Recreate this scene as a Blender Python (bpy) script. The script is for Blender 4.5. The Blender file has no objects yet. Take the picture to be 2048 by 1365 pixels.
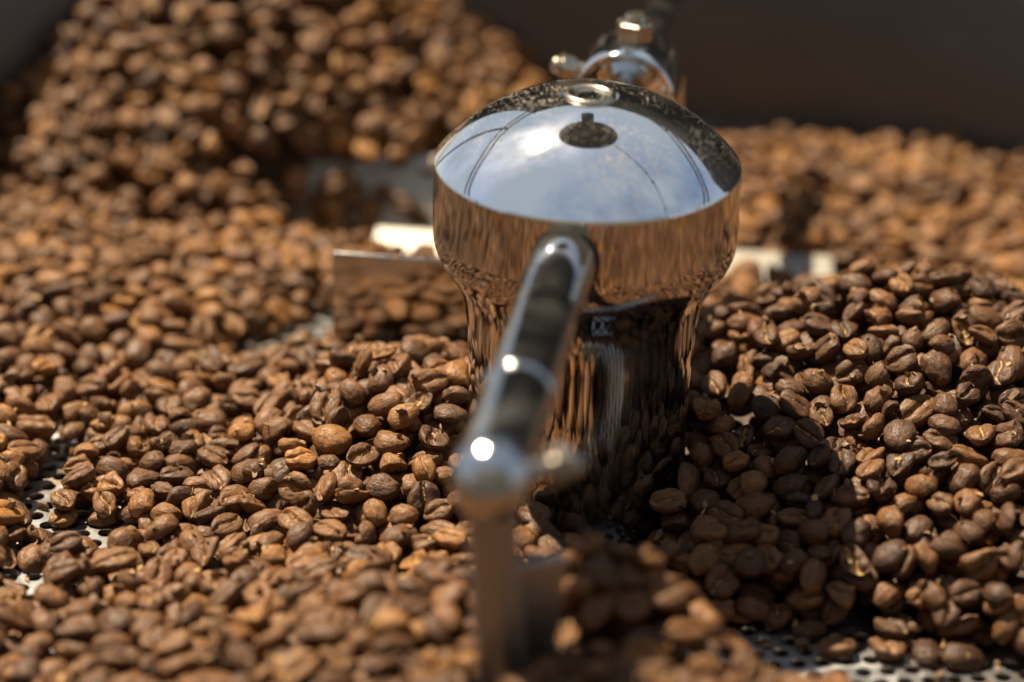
import bpy, bmesh, math, random
import numpy as np
from mathutils import Vector, Matrix, Quaternion, noise as mnoise

random.seed(7)
rng = np.random.default_rng(11)
mnoise.seed_set(3)
scene = bpy.context.scene
col = scene.collection
R = math.radians

# ------------------------------------------------------------------ camera
CAM = Vector((-0.0189, -0.717, 0.400))
PITCH, ROLL, HFOV = 26.0, 1.5, 20.0
cam_d = bpy.data.cameras.new('camera')
cam = bpy.data.objects.new('camera', cam_d)
col.objects.link(cam)
cam.matrix_world = Matrix.Translation(CAM) @ Matrix.Rotation(R(90 - PITCH), 4, 'X') @ Matrix.Rotation(R(ROLL), 4, 'Z')
cam_d.sensor_width = 36
cam_d.lens = 18 / math.tan(R(HFOV / 2))
cam_d.clip_start = 0.02
cam_d.clip_end = 200
cam_d.dof.use_dof = True
cam_d.dof.focus_distance = 0.797
cam_d.dof.aperture_fstop = 4.3
cam_d.dof.aperture_blades = 9
scene.camera = cam

# ------------------------------------------------------------------ sky and sun
SUN_DIR = Vector((-0.36, 0.385, 0.85)).normalized()
world = bpy.data.worlds.new("World")
scene.world = world
world.use_nodes = True
nt = world.node_tree
nt.nodes.clear()
out = nt.nodes.new('ShaderNodeOutputWorld')
bg = nt.nodes.new('ShaderNodeBackground')
sky = nt.nodes.new('ShaderNodeTexSky')
sky.sky_type = 'NISHITA'
sky.sun_disc = False
sky.sun_elevation = math.asin(SUN_DIR.z)
sky.sun_rotation = math.atan2(SUN_DIR.x, SUN_DIR.y)
sky.dust_density = 2.0
bg.inputs['Strength'].default_value = 0.05
tc = nt.nodes.new('ShaderNodeTexCoord')
n1 = nt.nodes.new('ShaderNodeTexNoise')
n1.inputs['Scale'].default_value = 1.7
n1.inputs['Detail'].default_value = 7
n1.inputs['Roughness'].default_value = 0.58
n1.inputs['Distortion'].default_value = 0.15
rp = nt.nodes.new('ShaderNodeValToRGB')
rp.color_ramp.elements[0].position = 0.26
rp.color_ramp.elements[0].color = (0, 0, 0, 1)
rp.color_ramp.elements[1].position = 0.56
rp.color_ramp.elements[1].color = (1, 1, 1, 1)
mx = nt.nodes.new('ShaderNodeMix')
mx.data_type = 'RGBA'
mx.inputs['B'].default_value = (3.0, 3.5, 4.0, 1)
nt.links.new(tc.outputs['Generated'], n1.inputs['Vector'])
nt.links.new(n1.outputs['Fac'], rp.inputs['Fac'])
nt.links.new(rp.outputs['Color'], mx.inputs['Factor'])
nt.links.new(sky.outputs['Color'], mx.inputs['A'])
nt.links.new(mx.outputs['Result'], bg.inputs['Color'])
nt.links.new(bg.outputs['Background'], out.inputs['Surface'])

sun_d = bpy.data.lights.new('sun', 'SUN')
sun_d.energy = 5.0
sun_d.angle = R(0.5)
sun_d.color = (1.0, 0.84, 0.60)
sun = bpy.data.objects.new('sun', sun_d)
col.objects.link(sun)
sun.rotation_euler = SUN_DIR.to_track_quat('Z', 'Y').to_euler()

vs = scene.view_settings
vs.view_transform = 'Standard'
vs.look = 'None'
vs.gamma = 1
vs.exposure = 1.30

# ------------------------------------------------------------------ projection (for ranking beans by the size they show)
FPX = 512 / math.tan(R(HFOV / 2))
M_inv = cam.matrix_world.inverted()
MI = np.array(M_inv)


def project(P):
    """world points (n,3) -> px, py at 1024x682, depth"""
    Q = P @ MI[:3, :3].T + MI[:3, 3]
    d = -Q[:, 2]
    return 512 + FPX * Q[:, 0] / d, 341 - FPX * Q[:, 1] / d, d


# ------------------------------------------------------------------ helpers
def link(o, parent=None):
    col.objects.link(o)
    if parent is not None:
        o.parent = parent
    return o


def mesh_obj(name, verts, faces, mats, parent=None, smooth=True, sharp=None):
    me = bpy.data.meshes.new(name)
    me.from_pydata([tuple(v) for v in verts], [], faces)
    for m in (mats if isinstance(mats, (list, tuple)) else [mats]):
        me.materials.append(m)
    if smooth:
        me.polygons.foreach_set('use_smooth', [True] * len(me.polygons))
    me.update()
    if smooth and sharp:
        me.set_sharp_from_angle(angle=R(sharp))
    return link(bpy.data.objects.new(name, me), parent)


def tag(o, label=None, cat=None, group=None, kind=None):
    for k, v in (('label', label), ('category', cat), ('group', group), ('kind', kind)):
        if v:
            o[k] = v
    return o


def empty(name, loc=(0, 0, 0), parent=None):
    o = bpy.data.objects.new(name, None)
    o.location = loc
    o.empty_display_size = 0.02
    return link(o, parent)


def lathe(profile, segs=96, M=None, close=False):
    """profile: list of (r, z); revolve about z. returns verts, faces"""
    vs_, fs = [], []
    rings = []
    for r, z in profile:
        if r < 1e-7:
            rings.append([len(vs_)])
            vs_.append(Vector((0, 0, z)))
        else:
            ring = []
            for i in range(segs):
                a = 2 * math.pi * i / segs
                ring.append(len(vs_))
                vs_.append(Vector((r * math.cos(a), r * math.sin(a), z)))
            rings.append(ring)
    pairs = list(zip(rings[:-1], rings[1:]))
    if close:
        pairs.append((rings[-1], rings[0]))
    for A, B in pairs:
        for i in range(segs):
            j = (i + 1) % segs
            if len(A) == 1 and len(B) == 1:
                continue
            if len(A) == 1:
                fs.append((A[0], B[j], B[i]))
            elif len(B) == 1:
                fs.append((A[i], A[j], B[0]))
            else:
                fs.append((A[i], A[j], B[j], B[i]))
    if M is not None:
        vs_ = [M @ v for v in vs_]
    return vs_, fs


def axis_matrix(p, d):
    return Matrix.Translation(Vector(p)) @ Vector(d).normalized().to_track_quat('Z', 'Y').to_matrix().to_4x4()


def smooth_path(pts, n=8):
    """Catmull-Rom through pts"""
    P = [Vector(p) for p in pts]
    P = [P[0] * 2 - P[1]] + P + [P[-1] * 2 - P[-2]]
    o = []
    for i in range(1, len(P) - 2):
        for k in range(n):
            t = k / n
            a, b, c, d = P[i - 1], P[i], P[i + 1], P[i + 2]
            o.append(0.5 * ((2 * b) + (c - a) * t + (2 * a - 5 * b + 4 * c - d) * t * t + (3 * b - a - 3 * c + d) * t ** 3))
    o.append(P[-2])
    return o


def tube(path, rad, segs=40):
    vs_, fs = [], []
    n = len(path)
    prev = None
    for i, p in enumerate(path):
        t = (path[min(i + 1, n - 1)] - path[max(i - 1, 0)]).normalized()
        if prev is None:
            u = t.orthogonal().normalized()
        else:
            u = (prev - t * prev.dot(t)).normalized()
        prev = u
        w = t.cross(u)
        r = rad[i] if isinstance(rad, (list, tuple)) else rad
        for k in range(segs):
            a = 2 * math.pi * k / segs
            vs_.append(p + (u * math.cos(a) + w * math.sin(a)) * r)
    for i in range(n - 1):
        for k in range(segs):
            j = (k + 1) % segs
            fs.append((i * segs + k, i * segs + j, (i + 1) * segs + j, (i + 1) * segs + k))
    fs.append(tuple(range(segs - 1, -1, -1)))
    fs.append(tuple((n - 1) * segs + k for k in range(segs)))
    return vs_, fs


def bevel_box(name, size, M, mat, parent, bev=0.0006, seg=3):
    bm = bmesh.new()
    bmesh.ops.create_cube(bm, size=1)
    for v in bm.verts:
        v.co = Vector((v.co.x * size[0], v.co.y * size[1], v.co.z * size[2]))
    bmesh.ops.bevel(bm, geom=list(bm.edges), offset=bev, segments=seg, profile=0.5, affect='EDGES')
    bm.transform(M)
    me = bpy.data.meshes.new(name)
    bm.to_mesh(me)
    bm.free()
    me.materials.append(mat)
    me.polygons.foreach_set('use_smooth', [True] * len(me.polygons))
    me.set_sharp_from_angle(angle=R(40))
    return link(bpy.data.objects.new(name, me), parent)


# ------------------------------------------------------------------ materials
def new_mat(name):
    m = bpy.data.materials.new(name)
    m.use_nodes = True
    nt = m.node_tree
    return m, nt, nt.nodes['Principled BSDF']


def N(nt, kind, **kw):
    n = nt.nodes.new(kind)
    for k, v in kw.items():
        if k in n.inputs:
            n.inputs[k].default_value = v
        else:
            setattr(n, k, v)
    return n


def ramp(nt, fac, stops):
    r = nt.nodes.new('ShaderNodeValToRGB')
    e = r.color_ramp.elements
    while len(e) < len(stops):
        e.new(0.5)
    for el, (p, c) in zip(e, stops):
        el.position = p
        el.color = c if len(c) == 4 else (*c, 1)
    nt.links.new(fac, r.inputs['Fac'])
    return r.outputs['Color']


def metal(name, base, rough, rvar=0.05, scale=300, bump=0.0, brushed=None, dust=0.0, metallic=1.0):
    m, nt, b = new_mat(name)
    L = nt.links.new
    b.inputs['Metallic'].default_value = metallic
    b.inputs['Base Color'].default_value = (*base, 1)
    tc = N(nt, 'ShaderNodeTexCoord')
    src = tc.outputs['Object']
    if brushed:
        mp = N(nt, 'ShaderNodeMapping')
        mp.inputs['Scale'].default_value = brushed
        L(src, mp.inputs['Vector'])
        bsrc = mp.outputs['Vector']
    else:
        bsrc = src
    n = N(nt, 'ShaderNodeTexNoise', Scale=scale, Detail=5.0)
    L(bsrc, n.inputs['Vector'])
    smear = N(nt, 'ShaderNodeTexNoise', Scale=45.0, Detail=6.0, Distortion=1.2)
    L(src, smear.inputs['Vector'])
    ml = N(nt, 'ShaderNodeMath', operation='MULTIPLY_ADD')
    L(n.outputs['Fac'], ml.inputs[0])
    ml.inputs[1].default_value = rvar
    ml.inputs[2].default_value = rough - rvar * 0.5
    sm = N(nt, 'ShaderNodeMapRange')
    sm.inputs['From Min'].default_value = 0.55
    sm.inputs['From Max'].default_value = 0.75
    sm.inputs['To Max'].default_value = rvar * 1.5
    L(smear.outputs['Fac'], sm.inputs['Value'])
    ad = N(nt, 'ShaderNodeMath', operation='ADD')
    L(ml.outputs[0], ad.inputs[0])
    L(sm.outputs[0], ad.inputs[1])
    L(ad.outputs[0], b.inputs['Roughness'])
    if bump:
        bp = N(nt, 'ShaderNodeBump', Strength=bump, Distance=0.0002)
        L(n.outputs['Fac'], bp.inputs['Height'])
        L(bp.outputs['Normal'], b.inputs['Normal'])
    if dust:
        # fine roasting dust lying on upward faces
        v = N(nt, 'ShaderNodeTexVoronoi', Scale=1500.0)
        L(src, v.inputs['Vector'])
        big = N(nt, 'ShaderNodeTexNoise', Scale=60.0, Detail=4.0)
        L(src, big.inputs['Vector'])
        thr = N(nt, 'ShaderNodeMapRange')
        thr.inputs['From Min'].default_value = 0.30
        thr.inputs['From Max'].default_value = 0.80
        thr.inputs['To Min'].default_value = 0.10
        thr.inputs['To Max'].default_value = 0.85
        L(big.outputs['Fac'], thr.inputs['Value'])
        lt = N(nt, 'ShaderNodeMath', operation='LESS_THAN')
        # each cell holds a speck of its own size; many hold none
        sc_ = N(nt, 'ShaderNodeSeparateColor')
        L(v.outputs['Color'], sc_.inputs[0])
        pw = N(nt, 'ShaderNodeMath', operation='POWER')
        L(sc_.outputs[0], pw.inputs[0])
        pw.inputs[1].default_value = 1.8
        tm = N(nt, 'ShaderNodeMath', operation='MULTIPLY')
        L(pw.outputs[0], tm.inputs[0])
        L(thr.outputs[0], tm.inputs[1])
        L(v.outputs['Distance'], lt.inputs[0])
        L(tm.outputs[0], lt.inputs[1])
        geo = N(nt, 'ShaderNodeNewGeometry')
        sep = N(nt, 'ShaderNodeSeparateXYZ')
        L(geo.outputs['Normal'], sep.inputs[0])
        up = N(nt, 'ShaderNodeMapRange')
        up.inputs['From Min'].default_value = 0.45
        up.inputs['From Max'].default_value = 0.98
        L(sep.outputs['Z'], up.inputs['Value'])
        mu = N(nt, 'ShaderNodeMath', operation='MULTIPLY')
        L(lt.outputs[0], mu.inputs[0])
        L(up.outputs[0], mu.inputs[1])
        mu2 = N(nt, 'ShaderNodeMath', operation='MULTIPLY')
        mu2.inputs[1].default_value = dust
        L(mu.outputs[0], mu2.inputs[0])
        d = N(nt, 'ShaderNodeBsdfDiffuse')
        d.inputs['Color'].default_value = (0.40, 0.36, 0.31, 1)
        film = N(nt, 'ShaderNodeBsdfDiffuse')
        film.inputs['Color'].default_value = (0.30, 0.27, 0.24, 1)
        fm = N(nt, 'ShaderNodeMapRange')
        fm.inputs['From Min'].default_value = 0.48
        fm.inputs['From Max'].default_value = 0.72
        fm.inputs['To Max'].default_value = 0.09
        L(smear.outputs['Fac'], fm.inputs['Value'])
        m0 = N(nt, 'ShaderNodeMixShader')
        L(fm.outputs[0], m0.inputs[0])
        L(b.outputs[0], m0.inputs[1])
        L(film.outputs[0], m0.inputs[2])
        wav = N(nt, 'ShaderNodeTexNoise', Scale=38.0, Detail=2.0)
        L(src, wav.inputs['Vector'])
        wb = N(nt, 'ShaderNodeBump', Strength=0.10, Distance=0.0006)
        L(wav.outputs['Fac'], wb.inputs['Height'])
        L(wb.outputs['Normal'], b.inputs['Normal'])
        ms = N(nt, 'ShaderNodeMixShader')
        L(mu2.outputs[0], ms.inputs[0])
        L(m0.outputs[0], ms.inputs[1])
        L(d.outputs[0], ms.inputs[2])
        L(ms.outputs[0], nt.nodes['Material Output'].inputs['Surface'])
    return m


M_chrome = metal('polished_chrome', (0.92, 0.93, 0.94), 0.045, 0.05, 120, dust=0.75)
M_hub = metal('hub_steel', (0.50, 0.50, 0.51), 0.06, 0.06, 160, dust=0.5)
M_pipe = metal('polished_steel_pipe', (0.58, 0.59, 0.61), 0.09, 0.06, 200, dust=0.1)
M_bolt = metal('plated_bolt_steel', (0.46, 0.41, 0.34), 0.27, 0.12, 500)
M_blade = metal('brushed_blade_steel', (0.58, 0.57, 0.55), 0.26, 0.16, 260, bump=0.25, brushed=(0.15, 1, 2.5))
M_dull = metal('dull_rod_steel', (0.33, 0.33, 0.34), 0.42, 0.14, 200, bump=0.2)
M_scraper = metal('sanded_scraper_steel', (0.40, 0.38, 0.34), 0.55, 0.15, 260, bump=0.3, brushed=(0.15, 1, 2.5))
M_floor = metal('perforated_floor_steel', (0.55, 0.56, 0.58), 0.34, 0.18, 220, bump=0.15)
_nt = M_floor.node_tree
_tc = N(_nt, 'ShaderNodeTexCoord')
_st = N(_nt, 'ShaderNodeTexNoise', Scale=38.0, Detail=7.0, Roughness=0.7)
_nt.links.new(_tc.outputs['Object'], _st.inputs['Vector'])
_nt.links.new(ramp(_nt, _st.outputs['Fac'], [(0.30, (0.56, 0.57, 0.59)), (0.52, (0.47, 0.46, 0.45)), (0.62, (0.30, 0.24, 0.19)), (0.75, (0.14, 0.09, 0.06))]),
              _nt.nodes['Principled BSDF'].inputs['Base Color'])
M_wall = metal('tray_wall_steel', (0.115, 0.108, 0.105), 0.42, 0.25, 40, bump=0.5, metallic=0.7)
M_black = metal('dark_socket_metal', (0.05, 0.045, 0.04), 0.5, 0.2, 300, metallic=0.5)
M_paint = metal('dark_enamel_paint', (0.03, 0.029, 0.028), 0.5, 0.1, 60, metallic=0.0)


def bean_material():
    m, nt, b = new_mat('roasted_bean')
    L = nt.links.new
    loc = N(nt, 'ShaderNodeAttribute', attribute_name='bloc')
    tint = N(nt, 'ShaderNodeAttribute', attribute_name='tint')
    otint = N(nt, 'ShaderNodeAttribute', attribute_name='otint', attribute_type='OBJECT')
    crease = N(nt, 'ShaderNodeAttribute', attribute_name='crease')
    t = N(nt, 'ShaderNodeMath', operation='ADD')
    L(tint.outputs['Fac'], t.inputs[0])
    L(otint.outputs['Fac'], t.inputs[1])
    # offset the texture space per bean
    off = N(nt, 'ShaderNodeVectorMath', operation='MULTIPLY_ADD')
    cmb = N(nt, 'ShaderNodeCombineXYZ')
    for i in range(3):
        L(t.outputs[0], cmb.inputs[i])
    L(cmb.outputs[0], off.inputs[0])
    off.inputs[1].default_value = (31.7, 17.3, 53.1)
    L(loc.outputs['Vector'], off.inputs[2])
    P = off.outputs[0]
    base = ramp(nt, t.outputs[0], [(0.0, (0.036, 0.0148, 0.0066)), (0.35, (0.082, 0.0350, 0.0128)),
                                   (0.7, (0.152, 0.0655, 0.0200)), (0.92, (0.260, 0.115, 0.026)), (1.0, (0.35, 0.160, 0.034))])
    mott = N(nt, 'ShaderNodeTexNoise', Scale=0.42, Detail=4.0, Roughness=0.6)
    L(P, mott.inputs['Vector'])
    mr = N(nt, 'ShaderNodeMapRange')
    mr.inputs['From Min'].default_value = 0.3
    mr.inputs['From Max'].default_value = 0.7
    mr.inputs['To Min'].default_value = 0.58
    mr.inputs['To Max'].default_value = 1.38
    L(mott.outputs['Fac'], mr.inputs['Value'])
    mul = N(nt, 'ShaderNodeVectorMath', operation='SCALE')
    L(base, mul.inputs[0])
    L(mr.outputs[0], mul.inputs['Scale'])
    # silverskin: golden chaff left in the crease and in thin patches
    chn = N(nt, 'ShaderNodeTexNoise', Scale=0.9, Detail=5.0, Roughness=0.65, Distortion=0.8)
    L(P, chn.inputs['Vector'])
    ca = N(nt, 'ShaderNodeMath', operation='MULTIPLY_ADD')
    L(chn.outputs['Fac'], ca.inputs[0])
    ca.inputs[1].default_value = 1.9
    ca.inputs[2].default_value = -1.12
    cb = N(nt, 'ShaderNodeMath', operation='ADD')
    L(crease.outputs['Fac'], cb.inputs[0])
    L(ca.outputs[0], cb.inputs[1])
    cs = N(nt, 'ShaderNodeMapRange', interpolation_type='SMOOTHSTEP')
    cs.inputs['From Min'].default_value = 0.42
    cs.inputs['From Max'].default_value = 0.70
    L(cb.outputs[0], cs.inputs['Value'])
    mixc = N(nt, 'ShaderNodeMix', data_type='RGBA')
    mixc.inputs['B'].default_value = (0.40, 0.235, 0.085, 1)
    L(cs.outputs[0], mixc.inputs['Factor'])
    L(mul.outputs[0], mixc.inputs['A'])
    L(mixc.outputs['Result'], b.inputs['Base Color'])
    # wrinkles: fine grain plus long creases
    g1 = N(nt, 'ShaderNodeTexNoise', Scale=2.6, Detail=4.0, Roughness=0.6)
    L(P, g1.inputs['Vector'])
    g2 = N(nt, 'ShaderNodeTexVoronoi', Scale=0.85, feature='SMOOTH_F1')
    ds = N(nt, 'ShaderNodeMapping')
    ds.inputs['Scale'].default_value = (0.45, 1.0, 1.0)
    L(P, ds.inputs['Vector'])
    dn = N(nt, 'ShaderNodeMix', data_type='VECTOR')
    dn.inputs['Factor'].default_value = 0.35
    dnn = N(nt, 'ShaderNodeTexNoise', Scale=0.8, Detail=2.0)
    L(ds.outputs[0], dnn.inputs['Vector'])
    L(ds.outputs[0], dn.inputs['A'])
    L(dnn.outputs['Color'], dn.inputs['B'])
    L(ds.outputs[0], g2.inputs['Vector'])
    b1 = N(nt, 'ShaderNodeBump', Strength=0.6, Distance=0.00015)
    L(g1.outputs['Fac'], b1.inputs['Height'])
    b2 = N(nt, 'ShaderNodeBump', Strength=0.8, Distance=0.0006)
    L(dnn.outputs['Fac'], b2.inputs['Height'])
    L(b1.outputs[0], b2.inputs['Normal'])
    wr = N(nt, 'ShaderNodeTexNoise', Scale=0.75, Detail=3.0, Distortion=1.0)
    L(ds.outputs[0], wr.inputs['Vector'])
    w1 = N(nt, 'ShaderNodeMath', operation='SUBTRACT')
    L(wr.outputs['Fac'], w1.inputs[0]); w1.inputs[1].default_value = 0.5
    w2 = N(nt, 'ShaderNodeMath', operation='ABSOLUTE')
    L(w1.outputs[0], w2.inputs[0])
    w3 = N(nt, 'ShaderNodeMapRange', interpolation_type='SMOOTHSTEP')
    w3.inputs['From Max'].default_value = 0.035
    L(w2.outputs[0], w3.inputs['Value'])
    bw = N(nt, 'ShaderNodeBump', Strength=0.55, Distance=0.00022)
    L(w3.outputs[0], bw.inputs['Height'])
    L(b2.outputs[0], bw.inputs['Normal'])
    b2 = bw
    b3 = N(nt, 'ShaderNodeBump', Strength=0.7, Distance=0.0003)
    L(cs.outputs[0], b3.inputs['Height'])
    L(b2.outputs[0], b3.inputs['Normal'])
    L(b3.outputs[0], b.inputs['Normal'])
    rr = N(nt, 'ShaderNodeMapRange')
    rr.inputs['To Min'].default_value = 0.40
    rr.inputs['To Max'].default_value = 0.62
    L(g1.outputs['Fac'], rr.inputs['Value'])
    L(rr.outputs[0], b.inputs['Roughness'])
    b.inputs['Specular IOR Level'].default_value = 0.34
    return m


M_bean = bean_material()
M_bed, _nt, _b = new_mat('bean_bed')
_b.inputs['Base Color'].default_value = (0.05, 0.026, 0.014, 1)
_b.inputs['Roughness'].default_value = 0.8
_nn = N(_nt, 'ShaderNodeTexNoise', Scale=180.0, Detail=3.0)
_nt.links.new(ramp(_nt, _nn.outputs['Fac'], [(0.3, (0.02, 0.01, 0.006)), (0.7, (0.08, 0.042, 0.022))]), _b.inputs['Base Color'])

# ------------------------------------------------------------------ the setting: ground, tray, roaster front
TR = 0.300         # tray radius


def noise_color(name, a, b_, sc, rough=0.8):
    m, nt, b = new_mat(name)
    n = N(nt, 'ShaderNodeTexNoise', Scale=sc, Detail=6.0)
    tcn = N(nt, 'ShaderNodeTexCoord')
    nt.links.new(tcn.outputs['Object'], n.inputs['Vector'])
    nt.links.new(ramp(nt, n.outputs['Fac'], [(0.3, a), (0.7, b_)]), b.inputs['Base Color'])
    b.inputs['Roughness'].default_value = rough
    return m


g = mesh_obj('ground', [(-40, -40, -0.82), (40, -40, -0.82), (40, 40, -0.82), (-40, 40, -0.82)], [(0, 1, 2, 3)],
             noise_color('concrete', (0.10, 0.10, 0.095), (0.16, 0.155, 0.15), 3), smooth=False)
tag(g, kind='structure')

tray = empty('cooling_tray', (0, 0, -0.05))
tag(tray, 'round steel cooling tray with perforated floor, filled with roasted beans', 'cooling tray')


def in_tray(parent_obj):
    return Matrix.Translation((0, 0, 0.05))


# tray side wall with rolled lip, open profile closed into a ring
prof = [(TR, -0.045), (TR, 0.066), (TR + 0.002, 0.069), (TR + 0.006, 0.070), (TR + 0.010, 0.068), (TR + 0.011, 0.064),
        (TR + 0.009, 0.060), (TR + 0.003, 0.059), (TR + 0.003, -0.048)]
v, f = lathe(prof, 160, Matrix.Translation((0, 0, 0.05)), close=True)
mesh_obj('side_wall', v, f, M_wall, tray, sharp=40)
v, f = lathe([(0, -0.045), (TR, -0.045)], 96, Matrix.Translation((0, 0, 0.05)))
mesh_obj('plenum_pan', v, f, noise_color('dusty_pan', (0.05, 0.03, 0.018), (0.13, 0.085, 0.05), 60), tray)

# ------------------------------------------------------------------ bean surface (height in metres) as seen in the tray
def gauss(x, y, cx, cy, sx, sy, rot=0.0):
    c, s = math.cos(R(rot)), math.sin(R(rot))
    u = (x - cx) * c + (y - cy) * s
    w = -(x - cx) * s + (y - cy) * c
    return np.exp(-0.5 * ((u / sx) ** 2 + (w / sy) ** 2))


def sstep(a, b, t):
    t = np.clip((t - a) / (b - a), 0, 1)
    return t * t * (3 - 2 * t)


HR = 0.0005
NG = int(2 * TR / HR) + 1
xs = (np.arange(NG) * HR - TR)
X, Y = np.meshgrid(xs, xs)       # Y rows


def target_height(X, Y):
    H = np.full_like(X, 0.010)
    # rises left-front
    H += 0.024 * gauss(X, Y, -0.030, -0.118, 0.050, 0.036, 6)
    H += 0.022 * gauss(X, Y, -0.048, 0.018, 0.026, 0.030, 0)
    H += 0.022 * gauss(X, Y, 0.010, -0.110, 0.016, 0.011, -10)
    H += 0.016 * gauss(X, Y, 0.045, -0.150, 0.030, 0.014, 0)
    # right heap: steep back, long slope to the front
    H += 0.040 * np.where(Y > 0.052, gauss(X, Y, 0.098, 0.052, 0.058, 0.024), gauss(X, Y, 0.098, 0.052, 0.058, 0.058))
    H += 0.010 * gauss(X, Y, 0.135, -0.050, 0.040, 0.040, 0)
    # tall pile tipped in at back left
    d_ = np.hypot((X + 0.118) / 1.0, (Y - 0.268) / 0.82)
    cone = 0.096 - 0.75 * np.sqrt(d_ ** 2 + 0.012 ** 2)
    H += np.clip(cone, 0, None)
    H += 0.008 * gauss(X, Y, -0.19, 0.10, 0.04, 0.05)
    # towards the wall at back right the layer thins
    H *= 1 - sstep(0.255, 0.275, Y) * sstep(-0.02, 0.02, X)
    # front of tray (outside the frame, mirrored in the chrome)
    H += 0.012 * gauss(X, Y, -0.05, -0.22, 0.14, 0.05)
    H += 0.021 * gauss(X, Y, -0.016, -0.168, 0.028, 0.014, 0)

    def bare(H, cx, cy, sx, sy, rot=0, k=1.0):
        g_ = gauss(X, Y, cx, cy, sx, sy, rot)
        return H * (1 - k * sstep(0.35, 0.8, g_))
    H = bare(H, -0.1345, -0.030, 0.0145, 0.0105, -20)
    H = bare(H, -0.1480, -0.002, 0.0068, 0.022, -6)
    H = bare(H, -0.1465, -0.054, 0.0070, 0.014, 10)
    H = bare(H, -0.086, 0.097, 0.034, 0.012, 40)
    H = bare(H, 0.040, -0.081, 0.055, 0.0175, -4)
    H = bare(H, 0.086, -0.096, 0.042, 0.021, 0)
    H = bare(H, 0.014, -0.038, 0.015, 0.010, 0)
    H = bare(H, -0.045, 0.074, 0.030, 0.012, -8, 0.45)
    H = bare(H, -0.000, 0.165, 0.100, 0.014, -8)
    return H


T = target_height(X, Y)
LAYER = 0.012
bed = np.maximum(T - LAYER, 0)


def min_filter(A, n, step):
    for ax_ in (0, 1):
        B = A.copy()
        for k in range(-n, n + 1, step):
            B = np.minimum(B, np.roll(A, k, axis=ax_))
        A = B
    return A


bed = min_filter(bed, 12, 3)       # hold the packed core back from the edges of bare patches
Hm = bed.copy()
RR = np.hypot(X, Y)
Hm[RR > TR - 0.0008] = 1
Hm[RR < 0.0312] = 1


def block_segment(p, q, w, top=1.0):
    p = np.array(p); q = np.array(q)
    d = q - p
    L2 = (d ** 2).sum()
    t = np.clip(((X - p[0]) * d[0] + (Y - p[1]) * d[1]) / L2, 0, 1)
    dist = np.hypot(X - p[0] - t * d[0], Y - p[1] - t * d[1])
    Hm[dist < w] = np.maximum(Hm[dist < w], top)


BLADES = {
    'near_back': ((-0.0736, 0.0795), (-0.020, 0.0735)),
    'back': ((-0.095, 0.1958), (0.030, 0.1830)),
}
for p_, q_ in BLADES.values():
    block_segment(p_, q_, 0.0012, 0.0235 if p_[1] > 0.1 else 0.0395)
block_segment((-0.045, 0.163), (0.072, 0.152), 0.008, 0.3)
ARM_END = Vector((-0.0226, -0.155, 0.092))
Hm[np.hypot(X - ARM_END.x, Y - ARM_END.y) < 0.009] = 1

# ------------------------------------------------------------------ deposit the beans one by one
A0, B0, C0 = 0.0053, 0.0041, 0.0026       # half axes of a bean
beans = []      # (x, y, z, 3x3 rot, scale(3), variant, tint, kind)
PW = 13
oy, ox = np.mgrid[-PW:PW + 1, -PW:PW + 1] * HR
PATCH_A = np.stack([ox.ravel(), oy.ravel(), np.ones(ox.size)], 1)
PINV = np.linalg.pinv(PATCH_A)


def rand_rot(normal, pose):
    """columns: bean long axis, side axis, flat-side normal"""
    n = normal + rng.normal(0, 0.20, 3)
    n /= np.linalg.norm(n)
    if pose == 'back':
        n = -n
    elif pose == 'edge':
        a = rng.uniform(0, 2 * math.pi)
        side = np.array([math.cos(a), math.sin(a), 0])
        n = side * rng.choice([0.9, 0.9]) + n * rng.uniform(-0.6, 0.6)
        n /= np.linalg.norm(n)
    a = rng.uniform(0, 2 * math.pi)
    l = np.array([math.cos(a), math.sin(a), rng.normal(0, 0.1)])
    if pose == 'edge':
        l = np.cross(n, [0, 0, 1]) + rng.normal(0, 0.35, 3)
    l -= n * (l @ n)
    l /= np.linalg.norm(l)
    return np.stack([l, np.cross(n, l), n], 1)


def ellipsoid_patch(Rm, sc, fx, fy):
    """top & bottom surface of the ellipsoid over the patch, relative to centre. fx, fy sub-cell offset"""
    D = Rm @ np.diag([1 / (A0 * sc[0]) ** 2, 1 / (B0 * sc[1]) ** 2, 1 / (C0 * sc[2]) ** 2]) @ Rm.T
    x = ox - fx
    y = oy - fy
    a = D[2, 2]
    b = 2 * (D[0, 2] * x + D[1, 2] * y)
    c = D[0, 0] * x * x + D[1, 1] * y * y + 2 * D[0, 1] * x * y - 1
    disc = b * b - 4 * a * c
    ok = disc > 0
    s = np.sqrt(np.where(ok, disc, 0))
    return ok, (-b + s) / (2 * a), (-b - s) / (2 * a)


def try_place(x, y, Rm, sc):
    ix = int(round((x + TR) / HR)); iy = int(round((y + TR) / HR))
    if ix < PW or iy < PW or ix >= NG - PW or iy >= NG - PW:
        return None
    fx = x - (ix * HR - TR); fy = y - (iy * HR - TR)
    ok, top, bot = ellipsoid_patch(Rm, sc, fx, fy)
    P = Hm[iy - PW:iy + PW + 1, ix - PW:ix + PW + 1]
    z = np.max(np.where(ok, P - bot, -1))
    return z, ix, iy, ok, top


def normal_at(x, y):
    ix = min(max(int(round((x + TR) / HR)), PW), NG - PW - 1)
    iy = min(max(int(round((y + TR) / HR)), PW), NG - PW - 1)
    P = Hm[iy - PW:iy + PW + 1, ix - PW:ix + PW + 1]
    if P.max() > 0.5:
        return np.array([0, 0, 1.0])
    gx, gy, _ = PINV @ P.ravel()
    gx, gy = np.clip([gx, gy], -0.7, 0.7)
    n = np.array([-gx, -gy, 1.0])
    return n / np.linalg.norm(n)


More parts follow.
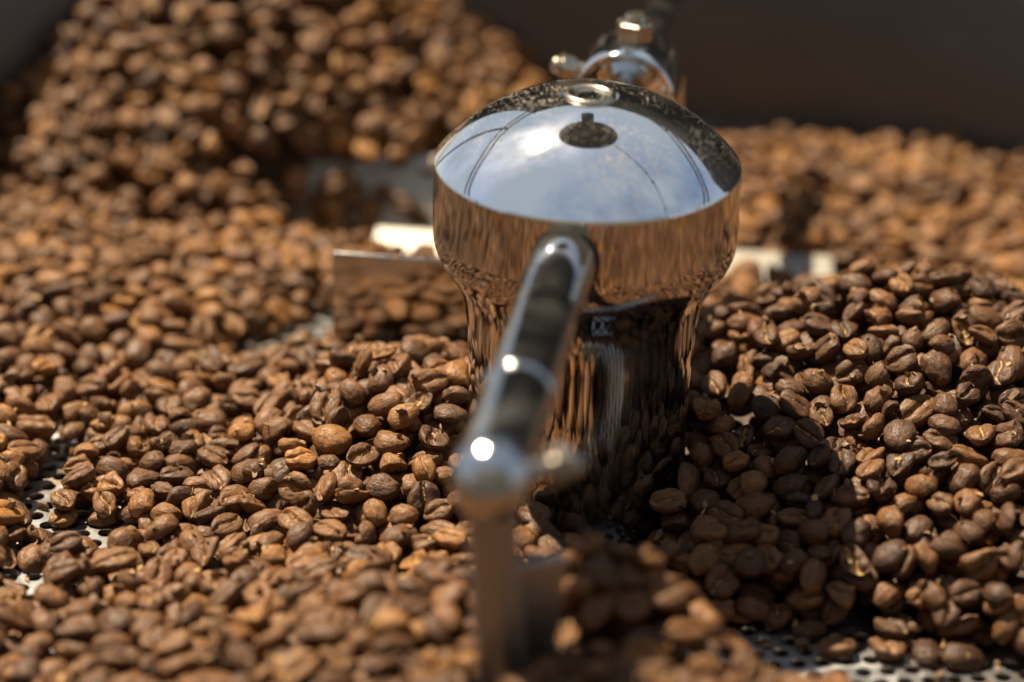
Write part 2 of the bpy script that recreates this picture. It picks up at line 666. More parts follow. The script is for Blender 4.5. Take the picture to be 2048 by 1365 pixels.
def new_bean_spec():
    s = rng.normal(0.935, 0.095)
    s = min(max(s, 0.70), 1.16)
    sc = np.array([s * rng.uniform(0.90, 1.10), s * rng.uniform(0.92, 1.08), s * rng.uniform(0.84, 1.08)])
    variant = int(rng.choice(NV, p=VP))
    return sc, variant


NV = 16
VP = np.array([.10, .09, .09, .08, .08, .08, .07, .06, .05, .05, .05, .05, .04, .04, .04, .03])



def settle(x0, y0, max_top, tries, jitter, force_pose=None):
    sc, variant = new_bean_spec()
    best = None
    for k in range(tries):
        x = x0 + rng.normal(0, jitter); y = y0 + rng.normal(0, jitter)
        pose = force_pose or rng.choice(['crease', 'back', 'edge'], p=[0.50, 0.38, 0.12])
        Rm = rand_rot(normal_at(x, y), pose)
        r = try_place(x, y, Rm, sc)
        if r is None:
            continue
        z, ix, iy, ok, top = r
        cost = z + 0.0006 * (pose == 'edge')
        if best is None or cost < best[0]:
            best = (cost, x, y, z, Rm, ix, iy, ok, top, pose)
    if best is None:
        return False
    _, x, y, z, Rm, ix, iy, ok, top, pose = best
    tgt = T[iy, ix]
    if z + C0 * 0.5 > max(tgt, 0) + max_top or z > 0.4:
        return False
    z -= 0.00025
    sl = (slice(iy - PW, iy + PW + 1), slice(ix - PW, ix + PW + 1))
    Hm[sl] = np.where(ok, np.maximum(Hm[sl], z + top), Hm[sl])
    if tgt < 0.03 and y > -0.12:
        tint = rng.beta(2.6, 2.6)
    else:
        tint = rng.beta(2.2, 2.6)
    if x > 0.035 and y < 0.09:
        tint -= 0.13 * min(1, (x - 0.035) / 0.02)  # uneven light put into the tint: right-hand heap darkened
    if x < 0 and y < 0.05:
        tint += 0.05  # left beans lightened, again the light put into their tint
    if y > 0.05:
        tint += 0.20 * min(1, (y - 0.05) / 0.05)  # back beans painted lighter to make up for weak sun there
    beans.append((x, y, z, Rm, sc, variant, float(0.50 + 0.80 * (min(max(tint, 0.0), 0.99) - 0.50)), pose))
    return True


# hand-set beans first: those the photograph shows alone on bare floor
for (x, y, pose) in [(0.067, -0.0768, 'crease'), (0.0035, -0.0390, 'edge'), (-0.1415, -0.0195, 'crease'), (-0.1475, -0.0290, 'back'),
                     (-0.1385, -0.043, 'back'), (-0.1465, -0.041, 'back'), (-0.132, -0.0405, 'back'),
                     (0.090, -0.0775, 'back'), (0.0985, -0.080, 'back'), (0.080, -0.0765, 'crease'), (0.084, -0.0655, 'back')]:
    settle(x, y, 0.02, 4, 0.0003, pose)

# fill: visit a jittered lattice several times, from low to high
spacing = 0.0058
for layer in range(4):
    pts = []
    n_ = int(2 * TR / spacing) + 1
    for i in range(n_):
        for j in range(n_):
            x = -TR + (i + 0.5 * (j % 2)) * spacing + rng.uniform(-1, 1) * 0.0025
            y = -TR + j * spacing + rng.uniform(-1, 1) * 0.0025
            if x * x + y * y < (TR - 0.004) ** 2:
                pts.append((x, y))
    rng.shuffle(pts)
    for x, y in pts:
        ix = int((x + TR) / HR); iy = int((y + TR) / HR)
        tgt = T[iy, ix]
        if tgt < 0.0035 or Hm[iy, ix] > tgt - 0.0012 + layer * 0.0006:
            continue
        settle(x, y, 0.0012, 7, 0.0020)
# strays on the bare floor
for k in range(2600):
    a = rng.uniform(0, 2 * math.pi); r_ = TR * math.sqrt(rng.uniform()) * 0.97
    x, y = r_ * math.cos(a), r_ * math.sin(a)
    ix = int((x + TR) / HR); iy = int((y + TR) / HR)
    if T[iy, ix] > 0.007:
        settle(x, y, 0.0030, 5, 0.0015)
print('beans', len(beans))


# ------------------------------------------------------------------ bean shapes
def bean_shape(variant, nx, nth):
    """coffee bean: domed back (-z), flat face (+z) with an S-shaped crease; long axis x. unit: metres at scale 1"""
    rs = random.Random(100 + variant)
    s_amp = rs.uniform(0.0003, 0.0009) * rs.choice([-1, 1])
    off = rs.uniform(-0.0004, 0.0004)
    depth = rs.uniform(0.0012, 0.0019)
    wid = rs.uniform(0.00036, 0.00055)
    bend = rs.uniform(-0.0006, 0.0006)
    flat = rs.uniform(0.0016, 0.0021)
    dome = rs.uniform(0.0034, 0.0039)
    egg = rs.uniform(-0.12, 0.12)
    power = rs.uniform(0.78, 0.9)
    if variant == 7:       # peaberry: round all over
        flat, dome, depth = 0.0030, 0.0032, 0.0012
    if variant == 8:       # shell: thin and cupped
        flat, dome, depth, wid, bend = 0.0008, 0.0028, 0.0024, 0.0016, 0.0018
    if variant in (9, 13):       # chipped end
        egg = 0.3
    if variant == 11:      # flat and wide open
        flat, dome, wid, depth = 0.0012, 0.0030, 0.0009, 0.0022
    if variant == 12:      # twisted crescent
        bend = 0.0042
        s_amp = 0.0014
    sx, sy, sz = rs.uniform(0, 50), rs.uniform(0, 50), rs.uniform(0, 50)
    zc = (flat - dome) / 2
    # theta samples cluster round the crease (theta = 0)
    ths = []
    for k in range(nth):
        t = (k + 0.0) / nth * 2 - 1            # -1..1
        ths.append(math.pi * math.copysign(abs(t) ** 1.35, t))
    V = []; C = []
    def point(phi, th):
        x = A0 * math.cos(phi)
        s = max(math.sin(phi), 0.0) ** power
        xn = x / A0
        w = B0 * s * (1 + egg * xn)
        st, ct = math.sin(th), math.cos(th)
        y = w * st
        if ct > 0:
            z = flat * s * (ct ** 0.55) * (1 + 0.12 * st * st)
        else:
            z = dome * s * ct
        cr = 0.0
        if ct > -0.2:
            yc = off + s_amp * math.sin(xn * math.pi * 0.9)
            dd = (y - yc) / (wid * (1 + 0.35 * math.sin(xn * 9 + sx)))
            cr = math.exp(-dd * dd) * min(1.0, s * 1.5) * (1 if ct > 0 else 0)
            z -= depth * cr * min(1, s * 1.3)
            wide = math.exp(-((y - yc) / (wid * 3)) ** 2)
            z -= 0.00035 * wide * s * (1 if ct > 0 else 0)
        y += bend * (1 - xn * xn) * 0.5
        z -= zc
        p = Vector((x, y, z))
        q = p * 320 + Vector((sx, sy, sz))
        d = mnoise.noise(q) * 0.00055 + mnoise.noise(q * 2.3 + Vector((7, 1, 3))) * 0.00026
        nrm = Vector((x / A0 ** 2, y / B0 ** 2, z / 0.0027 ** 2))
        if nrm.length > 0:
            p += nrm.normalized() * d
        if variant in (9, 13, 14):
            cut = 0.0032 if variant == 9 else (0.0020 if variant == 13 else 0.0026)
            c = p.dot(Vector((0.9, 0.35, 0.2))) - cut - 0.0005 * mnoise.noise(q * 3)
            if c > 0:
                p -= Vector((0.9, 0.35, 0.2)) * c * 0.9
                cr = max(cr, 0.45)
        return p, cr
    F = []
    p, c = point(0, 0.5); V.append(p); C.append(0)
    for i in range(1, nx):
        phi = math.pi * i / nx
        phi = phi - 0.12 * math.sin(2 * phi)
        for th in ths:
            p, c = point(phi, th); V.append(p); C.append(c)
    p, c = point(math.pi, 0.5); V.append(p); C.append(0)
    last = len(V) - 1
    for k in range(nth):
        j = (k + 1) % nth
        F.append((0, 1 + k, 1 + j))
        F.append((last, 1 + (nx - 2) * nth + j, 1 + (nx - 2) * nth + k))
    for i in range(nx - 2):
        for k in range(nth):
            j = (k + 1) % nth
            a = 1 + i * nth
            F.append((a + k, a + nth + k, a + nth + j, a + j))
    V = np.array([tuple(q) for q in V], dtype=np.float64)
    # orientation check: outward normals
    f = F[nth * 3]
    a_, b_, c_ = V[f[0]], V[f[1]], V[f[2]]
    cen = V.mean(0)
    if np.dot(np.cross(b_ - a_, c_ - a_), a_ - cen) < 0:
        F = [tuple(reversed(q)) for q in F]
    return V, np.array(C), F


LOD = {'hi': (20, 34), 'mid': (12, 22), 'low': (8, 13)}
SHAPES = {k: [bean_shape(vv, *LOD[k]) for vv in range(NV)] for k in LOD}

# rank the beans by the pixels they show
BP = np.array([(b[0], b[1], b[2]) for b in beans])
px, py, dep = project(BP)
ID = np.full((682 + 80, 1024 + 80), -1, dtype=np.int32)
ZB = np.full(ID.shape, 1e9, dtype=np.float32)


def splat(i, cx, cy, d, rx, ry):
    x0, x1 = int(cx - rx) + 40, int(cx + rx) + 41
    y0, y1 = int(cy - ry) + 40, int(cy + ry) + 41
    x0 = max(x0, 0); y0 = max(y0, 0); x1 = min(x1, ID.shape[1]); y1 = min(y1, ID.shape[0])
    if x1 <= x0 or y1 <= y0:
        return
    yy, xx = np.mgrid[y0:y1, x0:x1]
    r2 = ((xx - 40 - cx) / rx) ** 2 + ((yy - 40 - cy) / ry) ** 2
    dd = d - np.sqrt(np.clip(1 - r2, 0, 1)) * 0.004
    m_ = (r2 < 1) & (dd < ZB[y0:y1, x0:x1])
    ZB[y0:y1, x0:x1][m_] = dd[m_]
    ID[y0:y1, x0:x1][m_] = i


for i in range(len(beans)):
    if -30 < px[i] < 1054 and -30 < py[i] < 712:
        Rm, sc = beans[i][3], beans[i][4]
        Rc = MI[:3, :3] @ Rm
        ax = np.array([A0, B0, C0]) * sc
        rx = math.sqrt(((Rc[0] * ax) ** 2).sum()) * FPX / dep[i]
        ry = math.sqrt(((Rc[1] * ax) ** 2).sum()) * FPX / dep[i]
        splat(i, px[i], py[i], dep[i], rx, ry)
occ = []
for z, r in [(0.008, .031), (.02, .031), (.035, .031), (.05, .031), (.062, .032), (.085, .041), (.095, .041)]:
    for a in range(0, 360, 12):
        occ.append((r * 0.9 * math.cos(R(a)), r * 0.9 * math.sin(R(a)), z))
for t in np.linspace(0, 1, 14):
    p = Vector((-0.006, -0.04, 0.092)).lerp(ARM_END, t)
    occ.append(tuple(p))
for t in np.linspace(0, 1, 10):
    occ.append((ARM_END.x, ARM_END.y, 0.09 * (1 - t) + 0.02 * t))
ocx, ocy, ocd = project(np.array(occ))
for a, b_, c_ in zip(ocx, ocy, ocd):
    splat(-2, a, b_, c_, 0.007 * FPX / c_, 0.007 * FPX / c_)
view = ID[40:40 + 682, 40:40 + 1024]
cnt = np.bincount(view[view >= 0].ravel(), minlength=len(beans))
order = np.argsort(-cnt)
single = list(order[:300])
single_set = set(int(i) for i in single)
print('visible beans', int((cnt > 12).sum()), 'smallest single', int(cnt[order[299]]))

# individual beans: objects that share ten meshes
HI_MESH = []
for vv in range(NV):
    V, C, F = SHAPES['hi'][vv]
    me = bpy.data.meshes.new('coffee_bean')
    me.from_pydata(V.tolist(), [], F)
    me.polygons.foreach_set('use_smooth', [True] * len(me.polygons))
    a = me.attributes.new('crease', 'FLOAT', 'POINT'); a.data.foreach_set('value', C.astype(np.float32))
    a = me.attributes.new('bloc', 'FLOAT_VECTOR', 'POINT'); a.data.foreach_set('vector', (V * 1000).astype(np.float32).ravel())
    me.materials.append(M_bean)
    HI_MESH.append(me)

WORDS = ['no', 'one', 'two', 'three', 'four', 'five', 'six', 'seven', 'eight', 'nine', 'ten', 'eleven', 'twelve',
         'thirteen', 'fourteen', 'fifteen', 'sixteen', 'seventeen', 'eighteen', 'nineteen', 'twenty'] + ['over twenty'] * 30
used = {}


def bean_label(b):
    x, y, z, Rm, sc, variant, tint, pose = b
    tone = 'dark brown' if tint < 0.36 else ('brown' if tint < 0.66 else 'light tan')  # tone follows the tint, regional brightness painted into it included
    up = Rm[2, 2]
    if variant == 7:
        ps = 'round'
    elif up > 0.5:
        ps = 'crease-up'
    elif up < -0.5:
        ps = 'humped'
    else:
        ps = 'edge-on'
    kx = int(round(abs(x) / 0.010)); ky = int(round(abs(y) / 0.010))
    sx = 'right' if x > 0 else 'left'
    sy = 'behind' if y > 0 else 'before'
    hz = 'high' if z > 0.035 else ('mid-heap' if z > 0.014 else 'low')
    return '%s %s bean lying %s, %s bean lengths %s of and %s %s hub' % (
        tone, ps, hz, WORDS[kx], sx, WORDS[ky], sy)


proto = None
labelled = {}
for i in single:
    b = beans[int(i)]
    if proto is None:
        o = bpy.data.objects.new('coffee_bean', HI_MESH[b[5]])
        proto = o
    else:
        o = proto.copy()
        o.data = HI_MESH[b[5]]
    Mx = Matrix([[*(b[3][r] * b[4]), (b[0], b[1], b[2])[r]] for r in range(3)] + [[0, 0, 0, 1]])
    o.matrix_world = Mx
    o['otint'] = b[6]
    lab = bean_label(b)
    o['label'] = lab
    o['category'] = 'coffee bean'
    o['group'] = 'roasted coffee beans in the cooling tray'
    used[lab] = used.get(lab, 0) + 1
    col.objects.link(o)
    labelled.setdefault(lab, []).append(o)
for lab, os_ in labelled.items():
    if len(os_) > 1:
        os_.sort(key=lambda q: q.matrix_world.translation.x)
        for q, w_ in zip(os_, ['left-hand', 'right-hand'] if len(os_) == 2 else ['leftmost', 'middle', 'rightmost', 'other']):
            q['label'] = w_ + ' ' + lab.replace(' lying', '')
print('labels', len(used), 'dups', sum(1 for v_ in used.values() if v_ > 1))

# all the others: one joined mesh, with the packed bed beneath
vl, fl, ll, cl, bl, tl = [], [], [], [], [], []
nv = 0
tri = 0
loops = []
sizes = []
for i, b in enumerate(beans):
    if i in single_set:
        continue
    if cnt[i] == 0:
        k = 'low'
    elif cnt[i] > 150 and abs(dep[i] - 0.785) < 0.075:
        k = 'hi'
    elif cnt[i] > 60:
        k = 'mid'
    else:
        k = 'low'
    V, C, F = SHAPES[k][b[5]]
    W = (V * b[4]) @ b[3].T + np.array([b[0], b[1], b[2]])
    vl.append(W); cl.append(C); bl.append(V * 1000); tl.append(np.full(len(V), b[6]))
    key = (k, b[5])
    if not hasattr(bean_shape, 'cache'):
        bean_shape.cache = {}
    if key not in bean_shape.cache:
        bean_shape.cache[key] = (np.array([q for f_ in F for q in f_], dtype=np.int64), np.array([len(f_) for f_ in F], dtype=np.int64))
    lo, sz = bean_shape.cache[key]
    loops.append(lo + nv); sizes.append(sz)
    nv += len(V)
    tri += int((sz - 2).sum())
nb_faces = sum(len(s) for s in sizes)
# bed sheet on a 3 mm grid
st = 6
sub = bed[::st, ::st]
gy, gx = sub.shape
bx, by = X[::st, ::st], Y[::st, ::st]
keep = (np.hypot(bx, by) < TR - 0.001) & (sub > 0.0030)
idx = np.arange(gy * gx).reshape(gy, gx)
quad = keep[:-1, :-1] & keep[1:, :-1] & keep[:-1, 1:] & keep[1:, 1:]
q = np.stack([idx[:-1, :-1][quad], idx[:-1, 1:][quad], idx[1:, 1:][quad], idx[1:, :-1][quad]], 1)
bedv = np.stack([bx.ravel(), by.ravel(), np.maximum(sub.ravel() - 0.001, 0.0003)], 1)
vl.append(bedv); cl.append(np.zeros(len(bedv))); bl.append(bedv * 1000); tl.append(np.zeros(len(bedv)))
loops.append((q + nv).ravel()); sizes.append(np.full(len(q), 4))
allv = np.concatenate(vl); loops = np.concatenate(loops).astype(np.int32); sizes = np.concatenate(sizes).astype(np.int32)
me = bpy.data.meshes.new('coffee_bean_mass')
me.vertices.add(len(allv)); me.vertices.foreach_set('co', allv.astype(np.float32).ravel())
me.loops.add(len(loops)); me.loops.foreach_set('vertex_index', loops)
me.polygons.add(len(sizes))
starts = np.concatenate([[0], np.cumsum(sizes)[:-1]]).astype(np.int32)
me.polygons.foreach_set('loop_start', starts)
mi = np.zeros(len(sizes), dtype=np.int32); mi[nb_faces:] = 1
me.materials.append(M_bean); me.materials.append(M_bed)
me.update(calc_edges=True)
me.polygons.foreach_set('material_index', mi)
me.polygons.foreach_set('use_smooth', np.ones(len(sizes), dtype=bool))
a = me.attributes.new('crease', 'FLOAT', 'POINT'); a.data.foreach_set('value', np.concatenate(cl).astype(np.float32))
a = me.attributes.new('bloc', 'FLOAT_VECTOR', 'POINT'); a.data.foreach_set('vector', np.concatenate(bl).astype(np.float32).ravel())
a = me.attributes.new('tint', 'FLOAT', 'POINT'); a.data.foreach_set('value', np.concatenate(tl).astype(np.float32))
me.validate()
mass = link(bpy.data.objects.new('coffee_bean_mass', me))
tag(mass, 'heaped mass of roasted brown coffee beans covering the tray floor', 'coffee beans', kind='stuff')
print('tris in mass', tri)

# small chips of broken bean and golden chaff lying loose on the beans
def loose_bits(name, n, size, thin, mat, label, cat, seed):
    r2 = np.random.default_rng(seed)
    V_, F_ = [], []
    for k in range(n):
        a = r2.uniform(0, 2 * math.pi); rr_ = TR * math.sqrt(r2.uniform()) * 0.97
        x, y = rr_ * math.cos(a), rr_ * math.sin(a)
        if rr_ < 0.034:
            continue
        ix = int((x + TR) / HR); iy = int((y + TR) / HR)
        z = float(Hm[iy, ix])
        if z > 0.2:
            continue
        s_ = size * r2.uniform(0.5, 1.5)
        ax = Quaternion(r2.normal(size=4)).normalized().to_matrix()
        b0 = len(V_)
        m_ = 7
        for (zz, sc_) in ((-0.5 * thin, 0.8), (0.0, 1.0), (0.5 * thin, 0.75)):
            for q_ in range(m_):
                t_ = 2 * math.pi * q_ / m_
                w_ = s_ * sc_ * (0.75 + 0.5 * abs(math.sin(q_ * 2.1 + k)))
                p_ = ax @ Vector((w_ * math.cos(t_), 0.55 * w_ * math.sin(t_), zz * s_ + 0.2 * s_ * math.sin(t_ * 2 + k)))
                V_.append((x + p_.x, y + p_.y, z + 0.4 * s_ + p_.z))
        for l_ in range(2):
            for q_ in range(m_):
                F_.append((b0 + l_ * m_ + q_, b0 + l_ * m_ + (q_ + 1) % m_, b0 + (l_ + 1) * m_ + (q_ + 1) % m_, b0 + (l_ + 1) * m_ + q_))
        F_.append(tuple(b0 + m_ - 1 - q_ for q_ in range(m_)))
        F_.append(tuple(b0 + 2 * m_ + q_ for q_ in range(m_)))
    o = mesh_obj(name, V_, F_, mat, None, sharp=50)
    tag(o, label, cat, kind='stuff')


M_chip = noise_color('broken_bean', (0.06, 0.028, 0.012), (0.17, 0.09, 0.035), 400, 0.6)
M_chaff = noise_color('chaff', (0.22, 0.12, 0.045), (0.42, 0.26, 0.11), 500, 0.7)
loose_bits('bean_fragments', 900, 0.0017, 1.0, M_chip, 'small broken chips of roasted bean scattered over the heaps', 'bean chips', 5)
loose_bits('chaff_flakes', 2400, 0.0010, 0.12, M_chaff, 'tiny golden flakes of chaff scattered over the beans', 'chaff', 6)

# ------------------------------------------------------------------ perforated floor: hexagonal cells, each open one a real hole
PITCH_H, HOLE = 0.0064, 0.0021
fv, ff = [], []
c30 = math.sqrt(3) / 2
ang = R(8)
ca_, sa_ = math.cos(ang), math.sin(ang)
nmax = int(TR / PITCH_H * 1.3)
r_out = PITCH_H / math.sqrt(3)
for j in range(-nmax, nmax + 1):
    for i in range(-nmax, nmax + 1):
        hx = (i + 0.5 * (j % 2)) * PITCH_H
        hy = j * PITCH_H * c30
        x = hx * ca_ - hy * sa_; y = hx * sa_ + hy * ca_
        r = math.hypot(x, y)
        if r > TR - 0.002 or r < 0.026:
            continue
        ix = int((x + TR) / HR); iy = int((y + TR) / HR)
        open_ = T[iy, ix] < 0.0125
        outer = []
        for k in range(12):
            a = ang + R(30 * k)
            rr_ = r_out if k % 2 == 1 else r_out * c30
            outer.append((x + rr_ * math.cos(a), y + rr_ * math.sin(a)))
        b0 = len(fv)
        if open_:
            for p in outer:
                fv.append((p[0], p[1], 0))
            for dz, rr_ in ((0, HOLE + 0.00015), (-0.0003, HOLE), (-0.0015, HOLE)):
                for k in range(12):
                    a = ang + R(30 * k)
                    fv.append((x + rr_ * math.cos(a), y + rr_ * math.sin(a), dz))
            for k in range(12):
                j2 = (k + 1) % 12
                for s_ in range(3):
                    ff.append((b0 + 12 * s_ + k, b0 + 12 * s_ + j2, b0 + 12 * (s_ + 1) + j2, b0 + 12 * (s_ + 1) + k))
        else:
            for k in range(1, 12, 2):
                fv.append((outer[k][0], outer[k][1], 0))
            ff.append(tuple(b0 + k for k in range(6)))
fv = [(p[0], p[1], p[2] + 0.05) for p in fv]
mesh_obj('perforated_floor', fv, ff, M_floor, tray, smooth=False)

# ------------------------------------------------------------------ the stirrer: hub, arms, clamps, rods, blades
st_root = empty('tray_stirrer', (0, 0, 0))
tag(st_root, 'polished chrome stirrer with domed hub standing in the beans and bent arms', 'stirrer')

body = [(0.0303, -0.001), (0.0303, 0.001), (0.0303, 0.004), (0.0303, 0.010), (0.0303, 0.020), (0.0304, 0.030), (0.0306, 0.040),
        (0.0309, 0.048), (0.0313, 0.055), (0.0318, 0.060), (0.0325, 0.0640), (0.0334, 0.0672), (0.0342, 0.0692)]
v, f = lathe(body, 160)
mesh_obj('hub_column', v, f, M_hub, st_root, sharp=35)
zr = 0.1045
band = [(0.0340, 0.0688), (0.0346, 0.0700), (0.0360, 0.0722), (0.0376, 0.0745), (0.0391, 0.0768), (0.0401, 0.0788), (0.0407, 0.0806), (0.0410, 0.0822),
        (0.0411, 0.0840), (0.0411, 0.0860), (0.0411, 0.0900), (0.0411, 0.0940), (0.0411, 0.0980), (0.0411, 0.1020), (0.0411, zr - 0.0010)]
v, f = lathe(band, 160)
mesh_obj('cap_band', v, f, M_hub, st_root, sharp=35)
cap = [(0.0411, zr - 0.0010), (0.0411, zr - 0.0007), (0.04095, zr - 0.0003), (0.0407, zr)]
# dome: spherical cap easing to a flatter cone at the top
Rs = 0.0522
h0 = math.sqrt(Rs ** 2 - 0.0407 ** 2)
for k in [0.3, 0.7] + list(range(1, 40)):
    r = 0.0407 * (1 - k / 40) + 0.0078 * (k / 40)
    cap.append((r, zr + math.sqrt(Rs ** 2 - r ** 2) - h0))
ztop = cap[-1][1]
cap += [(0.0076, ztop - 0.0002), (0.0075, ztop - 0.0016), (0.0, ztop - 0.0016)]
v, f = lathe(cap, 160)
mesh_obj('domed_cap', v, f, M_chrome, st_root, sharp=35)
# screw in the top: ring head with hexagon socket
zb = ztop - 0.0021
v, f = lathe([(0.0070, zb), (0.0070, zb + 0.0018), (0.0064, zb + 0.0026), (0.0056, zb + 0.0027), (0.0049, zb + 0.0021), (0.0044, zb + 0.0016)], 64)
screw = mesh_obj('cap_screw', v, f, M_bolt, st_root, sharp=50)
hexv, hexf = [], []
for (r, z) in [(0.0046, zb + 0.00185), (0.0037, zb + 0.0016), (0.0037, zb - 0.0008)]:
    for k in range(6):
        hexv.append((r * math.cos(R(60 * k + 12)), r * math.sin(R(60 * k + 12)), z))
for s_ in range(2):
    for k in range(6):
        hexf.append((6 * s_ + k, 6 * s_ + (k + 1) % 6, 6 * s_ + 6 + (k + 1) % 6, 6 * s_ + 6 + k))
hexf.append(tuple(12 + k for k in range(6)))
mesh_obj('hex_socket', hexv, hexf, M_black, screw, smooth=False)

# front arm
p0 = Vector((-0.0055, -0.0385, 0.0905))
dirf = Vector((ARM_END.x, ARM_END.y, 0)).normalized()
path = []
bend_a, bend_b, bend_c = Vector((-0.0055, -0.0370, 0.0925)), Vector((-0.0074, -0.0500, 0.0950)), Vector((-0.0098, -0.0660, 0.0938))
for k in range(14):
    t_ = k / 14
    path.append(bend_a * (1 - t_) ** 2 + bend_b * 2 * t_ * (1 - t_) + bend_c * t_ * t_)
for k in range(13):
    path.append(bend_c.lerp(ARM_END + Vector((0.0005, 0.004, 0)), k / 12))
v, f = tube(path, 0.0085, 48)
arm_f = mesh_obj('stirring_arm', v, f, M_pipe, st_root, sharp=50)
v, f = lathe([(0.0084, 0.0), (0.0091, 0.0), (0.0092, 0.0003), (0.0091, 0.0006), (0.0085, 0.0008)], 48, axis_matrix(p0 + dirf * 0.0022 + Vector((0, 0, 0.0025)), dirf + Vector((0, 0, 0.12))))
mesh_obj('arm_collar', v, f, M_black, arm_f, sharp=40)
# sleeve near the end and ball clamp
q0 = path[int(len(path) * 0.80)]
v, f = lathe([(0.0084, -0.0012), (0.0088, -0.0010), (0.0091, -0.0004), (0.0092, 0.0004), (0.0091, 0.0012), (0.0088, 0.0018), (0.0084, 0.0020)], 48, axis_matrix(q0, ARM_END - q0))
mesh_obj('sleeve', v, f, M_pipe, arm_f, sharp=40)
prof = []
for k in range(0, 25):
    a = -math.pi / 2 + math.pi * k / 24
    prof.append((max(0.0092 * math.cos(a), 0) if k not in (0, 24) else 0, 0.0098 * math.sin(a)))
v, f = lathe(prof, 48, Matrix.Translation(ARM_END))
clamp = mesh_obj('rod_clamp', v, f, M_pipe, st_root)
rod_top = ARM_END + Vector((0, 0, -0.004))
v, f = tube([rod_top, ARM_END + Vector((0.0016, 0.002, -0.03)), ARM_END + Vector((0.0035, 0.0045, -0.055)), ARM_END + Vector((0.0052, 0.0065, -0.078))], 0.0058, 40)
mesh_obj('drop_rod', v, f, M_dull, st_root, sharp=50)


def hex_bolt(parent, p, d, r, h, shank, shank_len):
    Mx = axis_matrix(p, d)
    prof = [(0, h + 0.0003), (r * 0.80, h + 0.0003), (r * 0.88, h)]
    vv_, ff_ = [], []
    # hexagon head
    for (rr, z, n_) in [(r, 0, 6), (r, h, 6), (r * 0.84, h + 0.0005, 6)]:
        for k in range(6):
            vv_.append(Mx @ Vector((rr * math.cos(R(60 * k + 8)), rr * math.sin(R(60 * k + 8)), z)))
    for s_ in range(2):
        for k in range(6):
            ff_.append((6 * s_ + k, 6 * s_ + (k + 1) % 6, 6 * s_ + 6 + (k + 1) % 6, 6 * s_ + 6 + k))
    ff_.append(tuple(12 + k for k in range(6)))
    ff_.append(tuple(5 - k for k in range(6)))
    o = mesh_obj('hex_nut', vv_, ff_, M_bolt, parent, smooth=False)
    v2, f2 = lathe([(shank, -shank_len), (shank, h + 0.002), (shank * 0.8, h + 0.0028), (0, h + 0.0028)], 24, Mx)
    mesh_obj('bolt_shank', v2, f2, M_bolt, o if parent is st_root else parent, sharp=40)
    return o


hex_bolt(clamp, ARM_END + Vector((0.0130, 0.004, 0.0010)), (1, 0.35, 0.05), 0.0046, 0.0042, 0.0026, 0.006)
# front blade on the rod
Mb = Matrix.Translation((ARM_END.x + 0.0092, ARM_END.y + 0.0105, 0.0430)) @ Matrix.Rotation(R(24), 4, 'Z') @ Matrix.Rotation(R(9), 4, 'X')
bevel_box('paddle_blade', (0.0145, 0.0024, 0.050), Mb, M_dull, st_root)

# rear arm
RA = Vector((0.024, 0.152, 0)).normalized()
r0 = Vector((0.0055, 0.036, 0.090))
path = smooth_path([r0, (0.0105, 0.075, 0.0905), (0.0165, 0.110, 0.092), (0.026, 0.150, 0.094), (0.036, 0.200, 0.097), (0.046, 0.262, 0.101)], 8)
v, f = tube(path, 0.0050, 40)
arm_b = mesh_obj('stirring_arm', v, f, M_pipe, st_root, sharp=50)
s0 = Vector((0.0125, 0.088, 0.0880))
v, f = lathe([(0.0050, 0.004), (0.0068, 0.0035), (0.0098, 0.0022), (0.0130, 0.0012), (0.0136, 0.0), (0.0146, -0.0003), (0.0150, 0.0004), (0.0150, 0.019), (0.0143, 0.0198), (0.0050, 0.020)],
             72, axis_matrix(s0, RA + Vector((0, 0, 0.04))))
sleeve = mesh_obj('sleeve', v, f, M_chrome, arm_b, sharp=50)
hex_bolt(arm_b, Vector((0.0150, 0.098, 0.1035)), (0.02, 0.0, 1), 0.0056, 0.0050, 0.0032, 0.004)
hex_bolt(arm_b, Vector((-0.0030, 0.100, 0.0930)), (-1, -0.2, 0.25), 0.0040, 0.0034, 0.0024, 0.006)
v, f = tube([Vector((0.0305, 0.134, 0.0785)), Vector((0.0307, 0.134, 0.05)), Vector((0.031, 0.134, 0.008))], 0.0022, 24)
rb = mesh_obj('drop_rod', v, f, M_pipe, st_root, sharp=50)


def blade(p, q, z0, z1, lean, mat=M_blade, th=0.0018):
    p = Vector((*p, 0)); q = Vector((*q, 0))
    L_ = (q - p).length
    a = math.atan2(q.y - p.y, q.x - p.x)
    Mx = Matrix.Translation((p + q) / 2 + Vector((0, 0, (z0 + z1) / 2))) @ Matrix.Rotation(a, 4, 'Z') @ Matrix.Rotation(R(lean), 4, 'X')
    return bevel_box('paddle_blade', (L_, th, (z1 - z0) / math.cos(R(lean))), Mx, mat, st_root)


blade((-0.0736, 0.0795), (0.012, 0.0700), 0.004, 0.0395, -3, M_pipe, 0.0011)
blade((-0.095, 0.1958), (0.030, 0.1830), 0.0015, 0.0225, -36, M_scraper)
# low scraper blade lying flat behind the hub, catching the sun
blade((-0.066, 0.1652), (0.086, 0.1513), 0.0015, 0.0058, -77, M_scraper)

# ------------------------------------------------------------------ the roaster behind the tray
roaster = empty('coffee_roaster', (0, 0.55, -0.82))
tag(roaster, 'dark roaster body rising behind the tray, out of focus', 'roaster')
bevel_box('front_panel', (1.20, 0.20, 1.36), Matrix.Translation((0.37, 0.10, 0.72)), M_paint, roaster, 0.01)

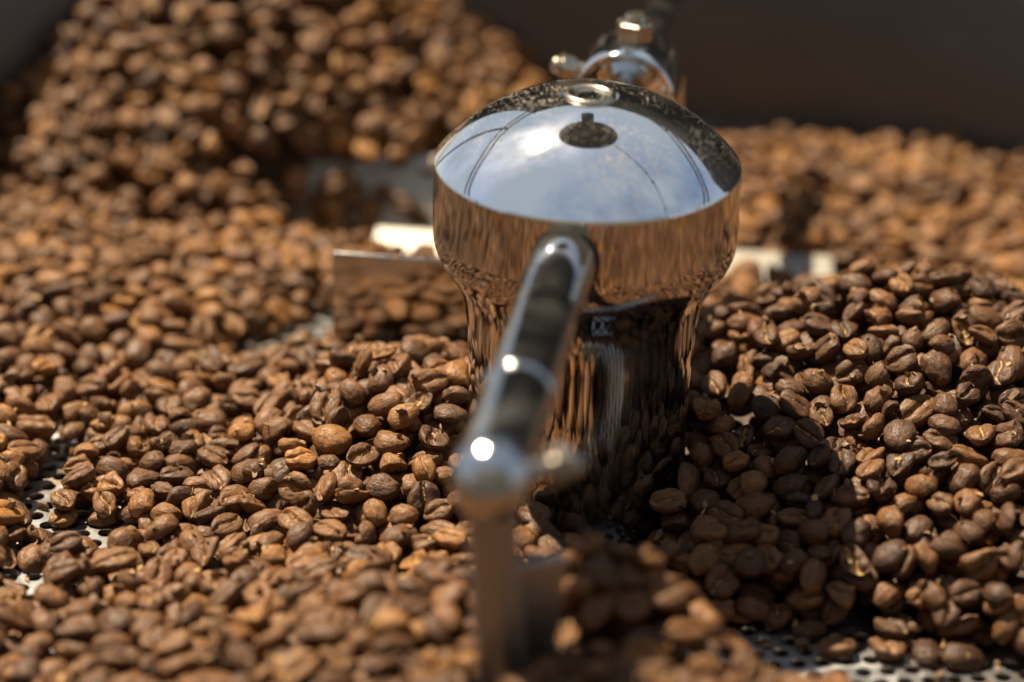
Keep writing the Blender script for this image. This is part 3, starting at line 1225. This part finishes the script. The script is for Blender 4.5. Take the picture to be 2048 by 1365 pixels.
hood = empty('exhaust_hood', (0.02, 0.93, 2.25))
tag(hood, 'dark round exhaust hood on a duct high above the tray, mirrored in the dome', 'hood')
v, f = lathe([(0.0, 0.0), (0.50, 0.0), (0.52, 0.02), (0.50, 0.06), (0.16, 0.30), (0.15, 0.32), (0.0, 0.32)], 64)
mesh_obj('hood_cone', v, f, M_paint, hood, sharp=40)
v, f = tube([Vector((0, 0, 0.3)), Vector((0, 0.10, 0.55)), Vector((0, 0.5, 0.75)), Vector((0, 1.6, 0.8))], 0.15, 40)
mesh_obj('duct', v, f, M_paint, hood, sharp=60)

# cable and canopy rails overhead, seen only mirrored in the dome
pts = [(0.3, 0.75, 2.30), (0.8, 0.36, 2.20), (1.3, 0.0, 2.19), (1.98, -0.55, 2.26), (3.0, -1.4, 2.55), (4.0, -2.2, 3.0), (4.6, -3.08, 3.4)]
v, f = tube(smooth_path(pts, 8), 0.012, 12)
for k in (0.30, 0.36, 0.52):
    P_ = smooth_path(pts, 8)
    c = P_[int(k * len(P_))]
    v2, f2 = lathe([(0, -0.05), (0.025, -0.04), (0.032, 0.0), (0.02, 0.04), (0, 0.05)], 12, axis_matrix(c, (1, -0.7, 0.3 * (k * 10 - 3))))
    f += [tuple(q_ + len(v) for q_ in fc) for fc in f2]
    v += v2
cb = mesh_obj('overhead_cable', v, f, M_paint)
tag(cb, 'thin dark cable with knots strung overhead, mirrored in the front of the dome', 'cable')
frame = empty('canopy_frame', (0, 1.5, -0.82))
tag(frame, 'pair of curved dark canopy rails on posts, mirrored at the sides of the dome', 'canopy frame')
OFF = Vector((0, -1.5, 0.82))
for sgn in (-1, 1):
    for dz_ in (0.0, 0.16):
        pp = [Vector((sgn * a, b, c + dz_)) + OFF for a, b, c in ((0.73, 2.07, 1.5), (1.2, 1.78, 1.52), (1.62, 1.37, 1.52), (2.1, 1.1, 1.5), (2.6, 0.7, 1.45), (2.9, -0.2, 1.4))]
        v, f = tube(smooth_path(pp, 6), 0.03, 16)
        mesh_obj('rail', v, f, M_paint, frame)
    for a, b in ((1.2, 1.78), (2.9, -0.2)):
        v, f = tube([Vector((sgn * a, b, -0.82)) + OFF, Vector((sgn * a, b, 0.4)) + OFF, Vector((sgn * a, b, 1.68)) + OFF], 0.03, 16)
        mesh_obj('post', v, f, M_paint, frame, sharp=60)

# unseen dark wall added behind the camera to block sky light
bevel_box('sky_block_wall', (11.0, 0.25, 4.9), Matrix.Translation((0, -3.2, 1.6)), noise_color('sky_block_dark', (0.05, 0.047, 0.043), (0.08, 0.075, 0.07), 4), None, 0.02)
tag(bpy.data.objects['sky_block_wall'], 'added dark wall out of view behind the camera, blocking sky light', 'wall')
print('done build')
